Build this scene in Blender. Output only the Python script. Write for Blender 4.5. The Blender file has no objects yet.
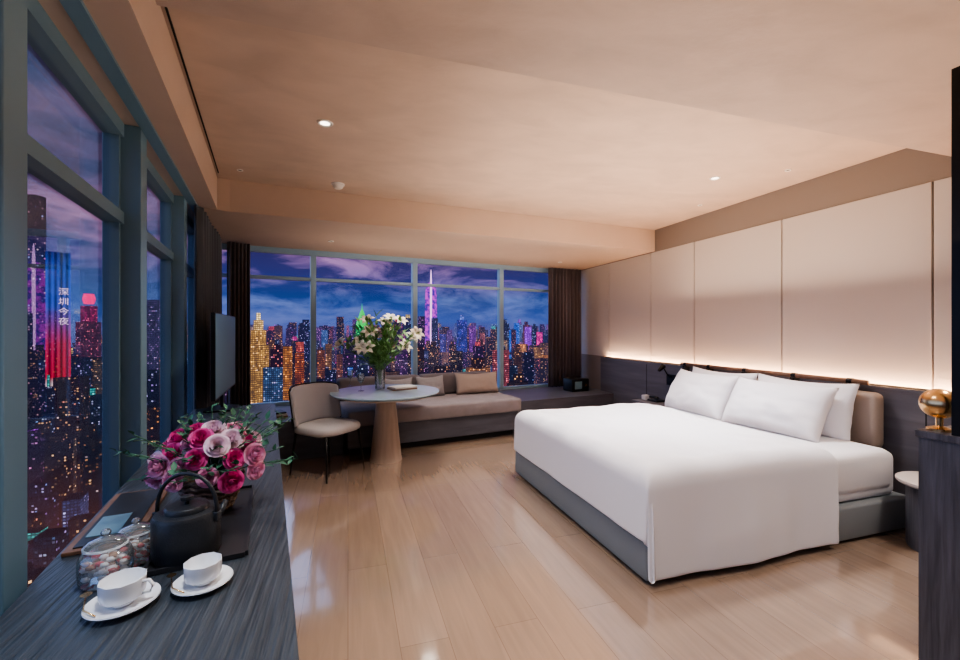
import bpy, bmesh, math, random
from mathutils import Matrix, Vector, noise
random.seed(7)
R=math.radians
CA=R(17.18); cC,sC=math.cos(CA),math.sin(CA)
FA=R(9.2); F=Matrix.Rotation(FA,4,'Z')
I=Matrix.Identity(4)
FPX=427.0; CH=1.4
def cam2w(X,D): return (X*cC+D*sC, -X*sC+D*cC)
def px(u,v,z):
    D=(CH-z)*FPX/(v-330); X=(u-480)/FPX*D
    x,y=cam2w(X,D); return Vector((x,y,z))
def pxD(u,D,z=0):
    x,y=cam2w((u-480)/FPX*D,D); return Vector((x,y,z))
def wF(o,t,z=0): return F@Vector((o,t,z))
def toF(p): return F.inverted()@p
def o_at(u,t):
    k=(u-480)/FPX; r=cam2w(k,1.0); q=toF(Vector((r[0],r[1],0)))
    return q.x/q.y*t
# ---------- materials
def nt(name):
    m=bpy.data.materials.new(name); m.use_nodes=True
    return m,m.node_tree.nodes,m.node_tree.links,m.node_tree.nodes['Principled BSDF']
def pm(name,col,rough=.5,metal=0,bump=0,bscale=50,var=0,vscale=5,stretch=(1,1,1),coat=0,emis=None,es=0,sheen=0,trans=0,rot=0,ior=1.45,alpha=1):
    m,n,l,b=nt(name)
    b.inputs['Base Color'].default_value=(*col,1); b.inputs['Roughness'].default_value=rough
    b.inputs['Metallic'].default_value=metal; b.inputs['Coat Weight'].default_value=coat
    b.inputs['Sheen Weight'].default_value=sheen; b.inputs['Transmission Weight'].default_value=trans; b.inputs['IOR'].default_value=ior
    if emis: b.inputs['Emission Color'].default_value=(*emis,1); b.inputs['Emission Strength'].default_value=es
    if bump or var:
        tc=n.new('ShaderNodeTexCoord'); mp=n.new('ShaderNodeMapping'); l.new(tc.outputs['Object'],mp.inputs[0])
        mp.inputs['Scale'].default_value=stretch; mp.inputs['Rotation'].default_value=(0,0,rot)
    if var:
        no=n.new('ShaderNodeTexNoise'); no.inputs['Scale'].default_value=vscale; no.inputs['Detail'].default_value=6; no.inputs['Distortion'].default_value=.5; l.new(mp.outputs[0],no.inputs[0])
        cr=n.new('ShaderNodeValToRGB'); cr.color_ramp.elements[0].position=.3; cr.color_ramp.elements[1].position=.7
        cr.color_ramp.elements[0].color=(*[c*(1-var) for c in col],1); cr.color_ramp.elements[1].color=(*[min(1,c*(1+var)) for c in col],1)
        l.new(no.outputs[0],cr.inputs[0]); l.new(cr.outputs[0],b.inputs['Base Color'])
    if bump:
        n2=n.new('ShaderNodeTexNoise'); n2.inputs['Scale'].default_value=bscale; n2.inputs['Detail'].default_value=5; l.new(mp.outputs[0],n2.inputs[0])
        bu=n.new('ShaderNodeBump'); bu.inputs['Strength'].default_value=bump; bu.inputs['Distance'].default_value=.01
        l.new(n2.outputs[0],bu.inputs['Height']); l.new(bu.outputs[0],b.inputs['Normal'])
    return m
M_ceil=pm('plaster_ceiling',(.53,.405,.32),.5,bump=.4,bscale=7,var=.09,vscale=3.4,stretch=(.8,1.4,1),rot=.6)
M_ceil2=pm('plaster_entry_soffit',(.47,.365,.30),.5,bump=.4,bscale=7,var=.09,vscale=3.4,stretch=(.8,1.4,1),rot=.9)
M_sof=pm('plaster_soffit',(.55,.42,.33),.55,bump=.12,bscale=12,var=.04,vscale=2)
M_wallp=pm('fabric_panel',(.57,.52,.47),.8,bump=.15,bscale=300)
M_band=pm('taupe_paint',(.25,.205,.175),.7)
M_dark=pm('dark_ash_wood',(.085,.085,.10),.45,bump=.3,bscale=30,var=.4,vscale=14,stretch=(4,4,.25))
M_head=pm('dark_oak_veneer',(.11,.105,.12),.5,var=.2,vscale=14,stretch=(1,.08,1),bump=.1,bscale=40)
M_desk=pm('grey_ash_desk',(.045,.055,.066),.36,bump=.7,bscale=60,var=.38,vscale=60,stretch=(1.3,.06,1),rot=-FA)
M_frame=pm('window_aluminium',(.17,.29,.36),.4,metal=.1)
M_frame2=pm('window_aluminium_light',(.32,.48,.60),.4,metal=.1)
M_black=pm('black_metal',(.012,.012,.013),.35,metal=.4)
M_white=pm('white_linen',(.87,.87,.90),.75,bump=.12,bscale=6)
M_white2=pm('white_cotton_pillow',(.88,.87,.89),.8,bump=.25,bscale=6)
M_grey=pm('grey_upholstery',(.25,.28,.30),.85,bump=.3,bscale=250)
M_headc=pm('taupe_leather',(.34,.27,.22),.6,bump=.15,bscale=60)
M_sofa=pm('taupe_fabric',(.26,.235,.25),.9,bump=.3,bscale=200,var=.08,vscale=8)
M_sofab=pm('sofa_back_fabric',(.16,.14,.15),.9,bump=.3,bscale=200)
M_pil1=pm('brown_linen',(.36,.29,.26),.9,bump=.3,bscale=150)
M_pil2=pm('grey_linen',(.26,.245,.26),.9,bump=.3,bscale=150)
M_bench=pm('bench_wood',(.10,.105,.13),.32,var=.2,vscale=14,stretch=(.08,1,1))
M_curt=pm('curtain_dark',(.06,.07,.09),.9,sheen=.3)
M_curt2=pm('curtain_brown',(.095,.08,.095),.9,sheen=.3)
M_cream=pm('chair_boucle',(.50,.49,.50),.9,bump=.3,bscale=160)
M_cback=pm('chair_back_fabric',(.36,.35,.37),.9,bump=.3,bscale=160)
M_ntop=pm('nightstand_top',(.55,.50,.46),.4)
M_ttop=pm('table_top_stone',(.32,.43,.50),.16,var=.06,vscale=6)
M_oak=pm('oak_light',(.44,.35,.28),.5,var=.12,vscale=20,stretch=(1,1,.06))
M_porc=pm('porcelain',(.86,.88,.90),.18,coat=.4)
M_gold=pm('brass',(.75,.50,.24),.25,metal=1)
M_leaf=pm('leaf_green',(.15,.32,.10),.5,var=.4,vscale=18)
M_leaf2=pm('leaf_dark',(.06,.18,.10),.5,var=.4,vscale=18)
M_rose1=pm('rose_pink',(.90,.12,.42),.6,var=.2,vscale=30)
M_rose2=pm('rose_light',(.97,.45,.66),.6,var=.15,vscale=30)
M_rose3=pm('rose_pale',(.97,.72,.82),.6,var=.1,vscale=30)
M_lily=pm('lily_petal',(.90,.87,.76),.5,var=.08,vscale=20)
M_bask=pm('woven_basket',(.20,.15,.12),.6,bump=.8,bscale=90,var=.3,vscale=60)
M_kett=pm('cast_iron',(.022,.025,.030),.34,bump=.15,bscale=200)
M_tray=pm('black_tray',(.025,.025,.028),.4)
M_walnut=pm('walnut',(.20,.11,.07),.5,var=.2,vscale=15)
M_paper=pm('paper',(.6,.58,.55),.7)
M_slot=pm('slot_black',(.01,.01,.01),.8)
M_led=pm('led_strip',(1,.6,.3),.5,emis=(1,.55,.25),es=12)
M_spotw=pm('downlight_trim',(.75,.72,.68),.4)
M_spote=pm('downlight_lens',(1,.9,.8),.4,emis=(1,.88,.75),es=5)
M_tv=pm('tv_glass',(.13,.23,.30),.38,coat=0)  # blue window reflection put into the screen's base colour
M_candy=[pm('candy_red',(.65,.10,.10),.4),pm('candy_brown',(.45,.25,.14),.4),pm('candy_cream',(.88,.85,.80),.4)]
def glassmat(name,tint=(.95,.97,1),refl=1.0,rough=.01,diff=0):
    m,n,l,b=nt(name); n.remove(b); out=n['Material Output']
    tr=n.new('ShaderNodeBsdfTransparent'); tr.inputs[0].default_value=(*tint,1)
    gl=n.new('ShaderNodeBsdfGlossy'); gl.inputs['Roughness'].default_value=rough
    fr=n.new('ShaderNodeFresnel'); fr.inputs[0].default_value=1.45
    mu=n.new('ShaderNodeMath'); mu.operation='MULTIPLY'; mu.inputs[1].default_value=refl; l.new(fr.outputs[0],mu.inputs[0])
    src=tr.outputs[0]
    if diff:
        df=n.new('ShaderNodeBsdfDiffuse'); df.inputs[0].default_value=(.85,.92,.95,1); m0=n.new('ShaderNodeMixShader'); m0.inputs[0].default_value=diff
        l.new(tr.outputs[0],m0.inputs[1]); l.new(df.outputs[0],m0.inputs[2]); src=m0.outputs[0]
    mx=n.new('ShaderNodeMixShader'); l.new(mu.outputs[0],mx.inputs[0]); l.new(src,mx.inputs[1]); l.new(gl.outputs[0],mx.inputs[2]); l.new(mx.outputs[0],out.inputs[0]); return m
M_glass=glassmat('window_glass',refl=.4)
M_jar=glassmat('jar_glass',(.93,.96,.98),2.4,.05,.13)
def floormat():
    m,n,l,b=nt('oak_planks')
    tc=n.new('ShaderNodeTexCoord'); mp=n.new('ShaderNodeMapping'); mp.inputs['Rotation'].default_value=(0,0,R(90)); l.new(tc.outputs['Object'],mp.inputs[0])
    br=n.new('ShaderNodeTexBrick'); l.new(mp.outputs[0],br.inputs[0]); br.offset=.37
    br.inputs['Scale'].default_value=1; br.inputs['Brick Width'].default_value=1.9; br.inputs['Row Height'].default_value=.22; br.inputs['Mortar Size'].default_value=.0014; br.inputs['Mortar Smooth'].default_value=.3
    br.inputs['Color1'].default_value=(.330,.238,.172,1); br.inputs['Color2'].default_value=(.375,.275,.205,1); br.inputs['Mortar'].default_value=(.20,.135,.095,1)
    m2=n.new('ShaderNodeMapping'); m2.inputs['Scale'].default_value=(9,.7,1); l.new(tc.outputs['Object'],m2.inputs[0])
    no=n.new('ShaderNodeTexNoise'); no.inputs['Scale'].default_value=3; no.inputs['Detail'].default_value=8; no.inputs['Distortion'].default_value=.6; l.new(m2.outputs[0],no.inputs[0])
    cr=n.new('ShaderNodeValToRGB'); cr.color_ramp.elements[0].position=.3; cr.color_ramp.elements[0].color=(.88,.88,.88,1); cr.color_ramp.elements[1].position=.7; cr.color_ramp.elements[1].color=(1.04,1.04,1.04,1)
    l.new(no.outputs[0],cr.inputs[0])
    mx=n.new('ShaderNodeMix'); mx.data_type='RGBA'; mx.blend_type='MULTIPLY'; mx.inputs[0].default_value=1
    l.new(br.outputs['Color'],mx.inputs[6]); l.new(cr.outputs[0],mx.inputs[7]); l.new(mx.outputs[2],b.inputs['Base Color'])
    b.inputs['Roughness'].default_value=.16; b.inputs['Specular IOR Level'].default_value=1.0; b.inputs['Coat Weight'].default_value=1.0; b.inputs['Coat Roughness'].default_value=.075; b.inputs['Coat IOR'].default_value=2.0
    bu=n.new('ShaderNodeBump'); bu.inputs['Strength'].default_value=.04; bu.inputs['Distance'].default_value=.004; l.new(no.outputs[0],bu.inputs['Height']); l.new(bu.outputs[0],b.inputs['Normal']); l.new(bu.outputs[0],b.inputs['Coat Normal'])
    return m
M_floor=floormat()
# ---------- geometry helpers
def link(o,parent=None):
    bpy.context.scene.collection.objects.link(o)
    if parent: o.parent=parent
    return o
def empty(name): 
    e=bpy.data.objects.new(name,None); e.empty_display_size=.1; return link(e)
def from_bm(name,bm,mat,M=I,parent=None,smooth=False,sub=0):
    bm.transform(M); me=bpy.data.meshes.new(name); bmesh.ops.recalc_face_normals(bm,faces=bm.faces[:]); bm.to_mesh(me); bm.free()
    for x in (mat if isinstance(mat,list) else [mat]): me.materials.append(x)
    if smooth:
        for p in me.polygons: p.use_smooth=True
    o=bpy.data.objects.new(name,me); link(o,parent)
    if sub: s=o.modifiers.new('s','SUBSURF'); s.levels=sub; s.render_levels=sub
    return o
def bmbox(bm,a,b):
    vs=[bm.verts.new((x,y,z)) for x in (a[0],b[0]) for y in (a[1],b[1]) for z in (a[2],b[2])]
    for f in ((0,1,3,2),(4,6,7,5),(0,4,5,1),(2,3,7,6),(0,2,6,4),(1,5,7,3)): bm.faces.new([vs[i] for i in f])
def box(name,a,b,mat,M=I,parent=None,bev=0,seg=2):
    bm=bmesh.new(); bmbox(bm,a,b)
    if bev: bmesh.ops.bevel(bm,geom=bm.edges[:],offset=bev,segments=seg,profile=.5,affect='EDGES')
    return from_bm(name,bm,mat,M,parent,smooth=bev>0.012)
def boxes(name,lst,mat,M=I,parent=None):
    bm=bmesh.new()
    for a,b in lst: bmbox(bm,a,b)
    return from_bm(name,bm,mat,M,parent)
def prism(name,pts,z0,z1,mat,M=I,parent=None):
    bm=bmesh.new(); lo=[bm.verts.new((p[0],p[1],z0)) for p in pts]; hi=[bm.verts.new((p[0],p[1],z1)) for p in pts]
    bm.faces.new(lo[::-1]); bm.faces.new(hi); n=len(pts)
    for i in range(n): bm.faces.new((lo[i],lo[(i+1)%n],hi[(i+1)%n],hi[i]))
    return from_bm(name,bm,mat,M,parent)
def lathe(name,prof,mat,M=I,parent=None,n=36,smooth=True):
    bm=bmesh.new(); rings=[]
    for r,z in prof:
        rings.append([bm.verts.new((0,0,z))] if r<1e-6 else [bm.verts.new((r*math.cos(2*math.pi*i/n),r*math.sin(2*math.pi*i/n),z)) for i in range(n)])
    for A,B in zip(rings,rings[1:]):
        if len(A)==1 and len(B)==1: continue
        for i in range(n):
            j=(i+1)%n
            if len(A)==1: bm.faces.new((A[0],B[j],B[i]))
            elif len(B)==1: bm.faces.new((A[i],A[j],B[0]))
            else: bm.faces.new((A[i],A[j],B[j],B[i]))
    o=from_bm(name,bm,mat,M,parent,smooth)
    if smooth:
        e=o.modifiers.new('es','EDGE_SPLIT'); e.split_angle=R(40)
    return o
def bmtube(bm,pts,r,n=8):
    pts=[Vector(p) for p in pts]; rr=r if isinstance(r,(list,tuple)) else [r]*len(pts); rings=[]
    up=Vector((0,0,1)); 
    for i,p in enumerate(pts):
        d=(pts[min(i+1,len(pts)-1)]-pts[max(i-1,0)]).normalized()
        a=d.cross(up); 
        if a.length<.05: a=d.cross(Vector((1,0,0)))
        a.normalize(); b=d.cross(a)
        rings.append([bm.verts.new(p+rr[i]*(math.cos(2*math.pi*k/n)*a+math.sin(2*math.pi*k/n)*b)) for k in range(n)])
    for A,B in zip(rings,rings[1:]):
        for k in range(n): bm.faces.new((A[k],A[(k+1)%n],B[(k+1)%n],B[k]))
    bm.faces.new(rings[0][::-1]); bm.faces.new(rings[-1])
def tube(name,pts,r,mat,M=I,parent=None,n=8):
    bm=bmesh.new(); bmtube(bm,pts,r,n); return from_bm(name,bm,mat,M,parent,True)
def bmgrid(bm,fn,nu,nv,mi=0):
    g=[[bm.verts.new(fn(i/nu,j/nv)) for j in range(nv+1)] for i in range(nu+1)]
    for i in range(nu):
        for j in range(nv):
            f=bm.faces.new((g[i][j],g[i+1][j],g[i+1][j+1],g[i][j+1])); f.material_index=mi
    return g
def pillow(name,w,h,t,mat,M=I,parent=None,seed=0,n=26,wr=1.0):
    bm=bmesh.new()
    for s in (1,-1):
        def fn(a,b):
            x=2*a-1;y=2*b-1
            th=((1-abs(x)**2.8)*(1-abs(y)**2.6))**.5 if abs(x)<1 and abs(y)<1 else 0
            pin=1-.05*(1-abs(y)**2)*abs(x)**3; pin2=1-.06*(1-abs(x)**2)*abs(y)**3
            nz=noise.noise(Vector((x*1.7+seed,y*1.7,s)))*.14+noise.noise(Vector((x*4+seed,y*4,s)))*.07*wr
            return (x*w/2*pin,y*h/2*pin2-.02*(1-x*x)*(y>0)*y,s*t/2*th*(1+nz*1.3)*(1-.15*y))
        bmgrid(bm,fn,n,n)
    bmesh.ops.remove_doubles(bm,verts=bm.verts[:],dist=1e-4)
    return from_bm(name,bm,mat,M,parent,True)
def T(x,y,z): return Matrix.Translation((x,y,z))
def RX(a): return Matrix.Rotation(R(a),4,'X')
def RY(a): return Matrix.Rotation(R(a),4,'Y')
def RZ(a): return Matrix.Rotation(R(a),4,'Z')

# ---------- room shell
XW=3.99; GO=-.72; TB=6.17
def on_t_x(t,x): return (t+math.sin(FA)*x)/math.cos(FA)
pB=wF(GO-.05,TB+.05); lx=wF(GO-.05,-2.3); YB=lx.y
room=[(lx.x,lx.y),(pB.x,pB.y),(XW,on_t_x(TB+.05,XW)),(XW,YB)]
prism('floor',room,-.12,0,M_floor)
ce=empty('ceiling')
prism('ceiling_main',room,2.76,2.9,M_ceil,parent=ce)
q=wF(GO-.05,4.4); sofp=[(q.x,q.y),(-1.02,4.353),(XW,4.85),(XW,on_t_x(TB+.05,XW)),(pB.x,pB.y)]
prism('soffit_bay',sofp,2.47,2.759,M_sof,parent=ce)
box('soffit_window_strip',(GO-.05,-2.28,2.47),(-.405,4.42,2.758),M_sof,F,parent=ce)
n1=wF(-.40,-2.25); n2=wF(-.40,1.75)
prism('soffit_entry',[(n1.x,n1.y),(n2.x-.0,1.86),(XW,1.86),(XW,YB)],2.6,2.757,M_ceil2,parent=ce)
box('linear_diffuser_slot',(-.389,1.9,2.752),(-.381,4.3,2.7605),M_slot,F,parent=ce)
box('curtain_track',(-.60,-2.2,2.455),(-.54,6.0,2.4705),M_frame,F,parent=ce)
# right wall
wr=empty('wall_right')
yr=on_t_x(TB+.05,XW)
box('wall_structure',(XW+.05,YB,0),(XW+.2,yr+.2,2.9),M_band,parent=wr)
box('upper_band',(XW+.01,YB,2.46),(XW+.055,4.9,2.765),M_band,parent=wr)
seams=[1.96,3.07,4.16,4.93,5.92]
edges=[-.25,.85]+seams+[yr]
for i in range(len(edges)-1):
    box('fabric_panel_%d'%(i+1),(XW,edges[i]+.006,.975),(XW+.052,edges[i+1]-.006,2.462),M_wallp,parent=wr,bev=.004)
box('seam_backing',(XW+.04,-.25,.9),(XW+.052,yr,2.46),M_slot,parent=wr)
box('lower_headboard_panel',(XW-.07,1.1,.0),(XW+.05,6.05,.93),M_head,parent=wr,bev=.003)
box('ledge_lip',(XW-.07,1.1,.93),(XW-.055,6.05,.965),M_head,parent=wr)
box('led_strip',(XW-.045,1.15,.93),(XW-.025,6.0,.937),M_led,parent=wr)
for i,yy in enumerate([1.96,4.16,4.93]): box('panel_groove_%d'%i,(XW-.0715,yy-.004,.0),(XW-.0695,yy+.004,.93),M_slot,parent=wr)
box('lower_wall_far',(XW-.005,6.05,0),(XW+.05,yr,.975),M_band,parent=wr)
box('wall_back_entry',(-1.2,YB-.15,0),(XW+.2,YB,2.9),M_band)
def window(name,segs_frame,glass,M,mat):
    w=empty(name); boxes('frame',segs_frame,mat,M,w)
    bm=bmesh.new(); bmbox(bm,*glass); from_bm('glass',bm,M_glass,M,w); return w
posts=[-2.3,-.95+0,.29,1.565,2.87,4.17,5.45,TB-.02]
for i in range(len(posts)-1):
    t0,t1=posts[i],posts[i+1]; h=.062
    fr=[((GO-.03,t0+h,2.40),(GO+.05,t1-h,2.47)),((GO-.03,t0+h,0),(GO+.05,t1-h,.10)),
        ((GO-.03,t0+h,1.95),(GO+.05,t1-h,2.01)),
        ((GO-.02,t0+h,.10),(GO+.035,t0+h+.028,2.40)),((GO-.02,t1-h-.028,.10),(GO+.035,t1-h,2.40))]
    w_=window('window_%d'%(i+1),fr,((GO-.004,t0+h+.02,.09),(GO+.004,t1-h-.02,2.41)),F,M_frame)
    box('post',(GO-.04,t0-.062,0),(-.60,t0+.062,2.47),M_frame,F,parent=w_,bev=.004)
us=[225,313,414,500,580]
os_=[GO-.0]+[o_at(u,TB) for u in us[1:4]]+[5.02]
for i in range(4):
    o0,o1=os_[i],os_[i+1]; 
    fr=[((o0,TB-.04,2.40),(o1,TB+.03,2.47)),((o0,TB-.04,0),(o1,TB+.03,.46)),((o0,TB-.04,2.06),(o1,TB+.03,2.10)),
        ((o0-.0,TB-.06,.46),(o0+.035,TB+.03,2.40)),((o1-.035,TB-.06,.46),(o1,TB+.03,2.40))]
    window('window_%d'%(i+8),fr,((o0+.03,TB-.004,.44),(o1-.03,TB+.004,2.42)),F,M_frame2)
def curtain(name,p0,p1,z0,z1,mat,folds,amp):
    bm=bmesh.new(); p0=Vector(p0);p1=Vector(p1); d=(p1-p0); nn=Vector((-d.y,d.x)).normalized(); N=folds*10
    def fn(a,b):
        w=math.sin(a*folds*2*math.pi)+.3*math.sin(a*folds*5.3+1.3); ampz=amp*(.75+.25*(1-b))
        p=p0+d*a+nn*w*ampz; return (p.x,p.y,z0+(z1-z0)*b)
    bmgrid(bm,fn,N,6); o=from_bm(name,bm,mat,F,None,True); s=o.modifiers.new('so','SOLIDIFY'); s.thickness=.004; return o
curtain('curtain',(-.53,4.28),(-.50,5.82),.02,2.455,M_curt,11,.032)
curtain('curtain',(-.44,5.9),(o_at(250,5.95),5.97),.435,2.455,M_curt2,6,.03)
curtain('curtain',(o_at(549,5.95),5.95),(4.93,5.95),.435,2.455,M_curt2,9,.035)
def downlight(u,v,z,r=.045,lit=True):
    p=px(u,v,z); e=empty('downlight')
    lathe('trim',[(r*.7,z+.0),(r*.7,z-.004),(r,z-.008),(r*1.15,z-.0),(r*1.15,z+.002)],M_spotw,T(p.x,p.y,0),e,24)
    lathe('lens',[(0,z-.002),(r*.7,z-.002)],M_spote if lit else M_slot,T(p.x,p.y,0),e,20); return p
P1=downlight(325,123,2.76); P2=downlight(715,178,2.76,.04)
for u,v in ((240,170),(788,170),(700,205)): downlight(u,v,2.76,.022,False)
p=px(338,184,2.76); lathe('smoke_detector',[(0,2.715),(.03,2.715),(.045,2.73),(.05,2.745),(.06,2.75),(.06,2.761)],M_spotw,T(p.x,p.y,0))
downlight(331,241,2.47,.03,False); downlight(560,262,2.47,.03,False)

# ---------- bed
bed=empty('bed')
BX0,BX1,BY0,BY1=1.555,3.78,1.96,3.88
box('bed_frame',(BX0,BY0,.02),(BX1,BY1,.235),M_grey,parent=bed,bev=.015,seg=3)
box('plinth',(BX0+.15,BY0+.15,0),(BX1-.05,BY1-.15,.03),M_black,parent=bed)
box('mattress',(BX0+.05,BY0+.05,.23),(BX1-.08,BY1-.05,.545),M_white,parent=bed,bev=.05,seg=4)
box('topsheet',(BX0+.3,BY0+.035,.28),(BX1-.12,BY1-.035,.565),M_white,parent=bed,bev=.06,seg=4)
def duvet():
    bm=bmesh.new(); top=.64; r=.12
    ex0=BX0-.01; ey0=BY0-.02; ey1=BY1+.01; xh=3.03
    NU,NV=90,120
    def prof(over):
        q=r*math.pi/2
        if over<=0: return (over,0)
        if over<q: a=over/r; return (r*math.sin(a), r*(1-math.cos(a)))
        return (r+(over-q)*.03, r+(over-q))
    Lx=.47; Ly0=.67; Ly1=.44
    def fn(a,b):
        sx0=ex0+r; s=(sx0-Lx)+a*(xh+.0-(sx0-Lx)); 
        sy0=ey0+r; sy1=ey1-r; near=Ly0
        t=(sy0-near)+b*((sy1+Ly1)-(sy0-near))
        ox,dx=prof(sx0-s) if s<sx0 else (0,0)
        x=sx0-ox if s<sx0 else s
        if t<sy0: oy,dy=prof(sy0-t); y=sy0-oy
        elif t>sy1: oy,dy=prof(t-sy1); y=sy1+oy
        else: y=t;dy=0
        drop=(dx**4+dy**4)**.25
        if drop>r:
            k=min(1,(drop-r)/.3)
            if dx>dy: x-=k*(.004+.003*math.sin(y*9+1)+.004*noise.noise(Vector((y*5,0,3))))
            else: y+= (-1 if t<sy0 else 1)*k*(.014+.012*math.sin(x*6+.6)+.012*noise.noise(Vector((x*5,0,1))))
        if dx>.02 and dy>.02 :
            k=min(1,min(dx,dy)/.3); x+=k*.03; y+=k*.02*(1 if t<sy0 else -1)
        z=top-drop
        fl=max(0,1-drop/.1)
        z+=fl*(.036*noise.noise(Vector((x*1.3,y*1.3,0)))+.020*noise.noise(Vector((x*3.5,y*3.5,5)))+.006*noise.noise(Vector((x*9,y*9,5))))
        if a>.93 : z-= .035*((a-.93)/.07)**2*fl
        z=max(z,.04)
        if t<sy0: x-=0.05*min(1,dy/.5)*a
        return (x,y,z)
    bmgrid(bm,fn,NU,NV); o=from_bm('duvet',bm,M_white,I,bed,True)
    s=o.modifiers.new('so','SOLIDIFY'); s.thickness=.025; s.offset=1 if False else -1
    s=o.modifiers.new('ss','SUBSURF'); s.levels=1; s.render_levels=1
duvet()
box('headboard_cushion',(3.76,2.17,.50),(3.88,3.88,.925),M_headc,parent=bed,bev=.045,seg=4)
tube('headboard_rail',[(3.86,2.28,.99),(3.86,4.22,.99)],.02,M_walnut,parent=bed,n=12)
for yy in (2.40,2.85,3.35,3.8,4.15):
    lathe('rail_collar',[(.025,-.02),(.025,.02)],M_black,T(3.86,yy,.99)@RX(90),bed,16)
    box('strap',(3.825,yy-.02,.88),(3.90,yy+.02,.975),M_black,parent=bed,bev=.004)
def lean(x,y,z,ang,yaw=0): return T(x,y,z)@RZ(90+yaw)@RX(180-ang)
pillow('pillow',.84,.46,.22,M_white2,lean(3.655,2.66,.77,77),seed=1)
pillow('pillow',.84,.48,.26,M_white2,lean(3.42,2.70,.755,60,3),seed=5)
pillow('pillow',.80,.46,.22,M_white2,lean(3.655,3.48,.77,77),seed=9)
pillow('pillow',.80,.48,.26,M_white2,lean(3.43,3.51,.755,63,-3),seed=13)
def nightstand(x,y,z,r):
    e=empty('nightstand')
    lathe('top',[(0,z-.03),(r-.01,z-.03),(r,z-.02),(r,z-.005),(r-.008,z),(0,z)],M_ntop,T(x,y,0),e,40)
    lathe('drum',[(0,0),(r*.75,0),(r*.78,.02),(r*.78,z-.035),(0,z-.03)],M_dark,T(x,y,0),e,32)
nightstand(3.59,1.71,.44,.22)
e=empty('nightstand')
box('top',(3.52,4.20,.47),(3.90,4.72,.50),M_head,parent=e,bev=.006)
box('drawer',(3.54,4.22,.30),(3.89,4.70,.47),M_head,parent=e,bev=.004)
box('leg_panel',(3.62,4.28,0),(3.86,4.64,.30),M_dark,parent=e)
e=empty('reading_lamp')
box('wall_plate',(3.895,4.36,.70),(3.92,4.52,.84),M_black,parent=e,bev=.003)
tube('gooseneck',[(3.90,4.44,.80),(3.84,4.44,.84),(3.80,4.44,.90),(3.78,4.43,.94),(3.74,4.41,.95)],.008,M_black,parent=e)
lathe('lamp_head',[(0,-.05),(.02,-.05),(.035,.04),(.03,.04),(0,.03)],M_black,T(3.71,4.39,.93)@RY(50),e,20)
e=empty('telephone')
box('base',(3.65,4.40,.50),(3.78,4.58,.525),M_black,parent=e,bev=.006)
tube('handset',[(3.68,4.42,.55),(3.68,4.49,.56),(3.68,4.56,.55)],[.018,.012,.018],M_black,parent=e)
box('bedside_clock',(3.64,4.60,.50),(3.72,4.68,.56),M_paper,bev=.008)
# ---------- right cabinet
e=empty('sideboard_cabinet')
box('body',(2.30,.3,0),(2.95,1.175,.95),M_dark,parent=e)
box('top',(2.29,.29,.95),(2.96,1.185,.98),M_dark,parent=e,bev=.004)
for i in range(1,3): box('groove_%d'%i,(2.297,.3+.29*i,.05),(2.302,.304+.29*i,.94),M_slot,parent=e)
e=empty('tall_display_frame')
boxes('frame_posts',[((2.30,1.045,.98),(2.32,1.072,2.44)),((2.30,.32,.98),(2.36,.37,2.44)),((2.30,.37,2.40),(2.32,1.045,2.44))],M_black,parent=e)
box('glass_pane',(2.307,.37,.98),(2.315,1.045,2.40),M_frame,parent=e)
gz=CH-(404-330)*1.77/FPX
e=empty('globe_lamp')
lathe('globe',[(.062*math.sin(a*math.pi/16),gz-.062*math.cos(a*math.pi/16)) for a in range(17)],M_gold,T(2.36,1.137,0),e,32)
lathe('foot',[(0,.98),(.04,.98),(.04,.99),(.012,1.0),(.012,gz-.055),(0,gz-.055)],M_gold,T(2.36,1.137,0),e,24)
# ---------- bench and sofa
prism('window_bench',[(-.40,5.0),(.76,5.0),(.76,5.84),(3.02,5.84),(3.02,5.0),(4.83,5.0),(5.0,6.1),(-.40,6.1)],.0,.42,M_bench,F)
so=empty('window_sofa')
box('plinth',(.82,4.95,0),(2.94,5.75,.10),M_black,F,parent=so)
box('base',(.78,4.86,.08),(2.99,5.82,.33),M_bench,F,parent=so,bev=.01)
box('seat_cushion',(.78,4.80,.33),(3.0,5.62,.50),M_sofa,F,parent=so,bev=.03,seg=3)
box('back_cushion_l',(.79,5.62,.49),(1.88,5.82,.78),M_sofab,F,parent=so,bev=.045,seg=4)
box('back_cushion_r',(1.89,5.62,.49),(2.98,5.82,.78),M_sofab,F,parent=so,bev=.045,seg=4)
def thr(u,w,h,mat,t,yaw=0,seed=0):
    o=o_at(u,t); pillow('throw_pillow',w,h,.15,mat,F@T(o,t,.50+h/2*.96)@RZ(yaw)@RX(76),seed=seed)
thr(430,.42,.29,M_pil2,5.50,4,2); thr(477,.66,.31,M_pil1,5.48,-3,3); thr(398,.40,.28,M_pil2,5.52,-5,8)
e=empty('ledge_black_box'); o=o_at(576,5.5)  # small black box unit standing on the window ledge
box('body',(o-.17,5.38,.42),(o+.17,5.62,.62),M_black,F,parent=e,bev=.015)
box('front_panel',(o-.12,5.374,.46),(o+.02,5.381,.58),M_frame,F,parent=e)
lathe('knob',[(.0,0),(.02,0),(.02,.02),(0,.02)],M_gold,F@T(o+.09,5.38,.52)@RX(90),e,16)
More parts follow.
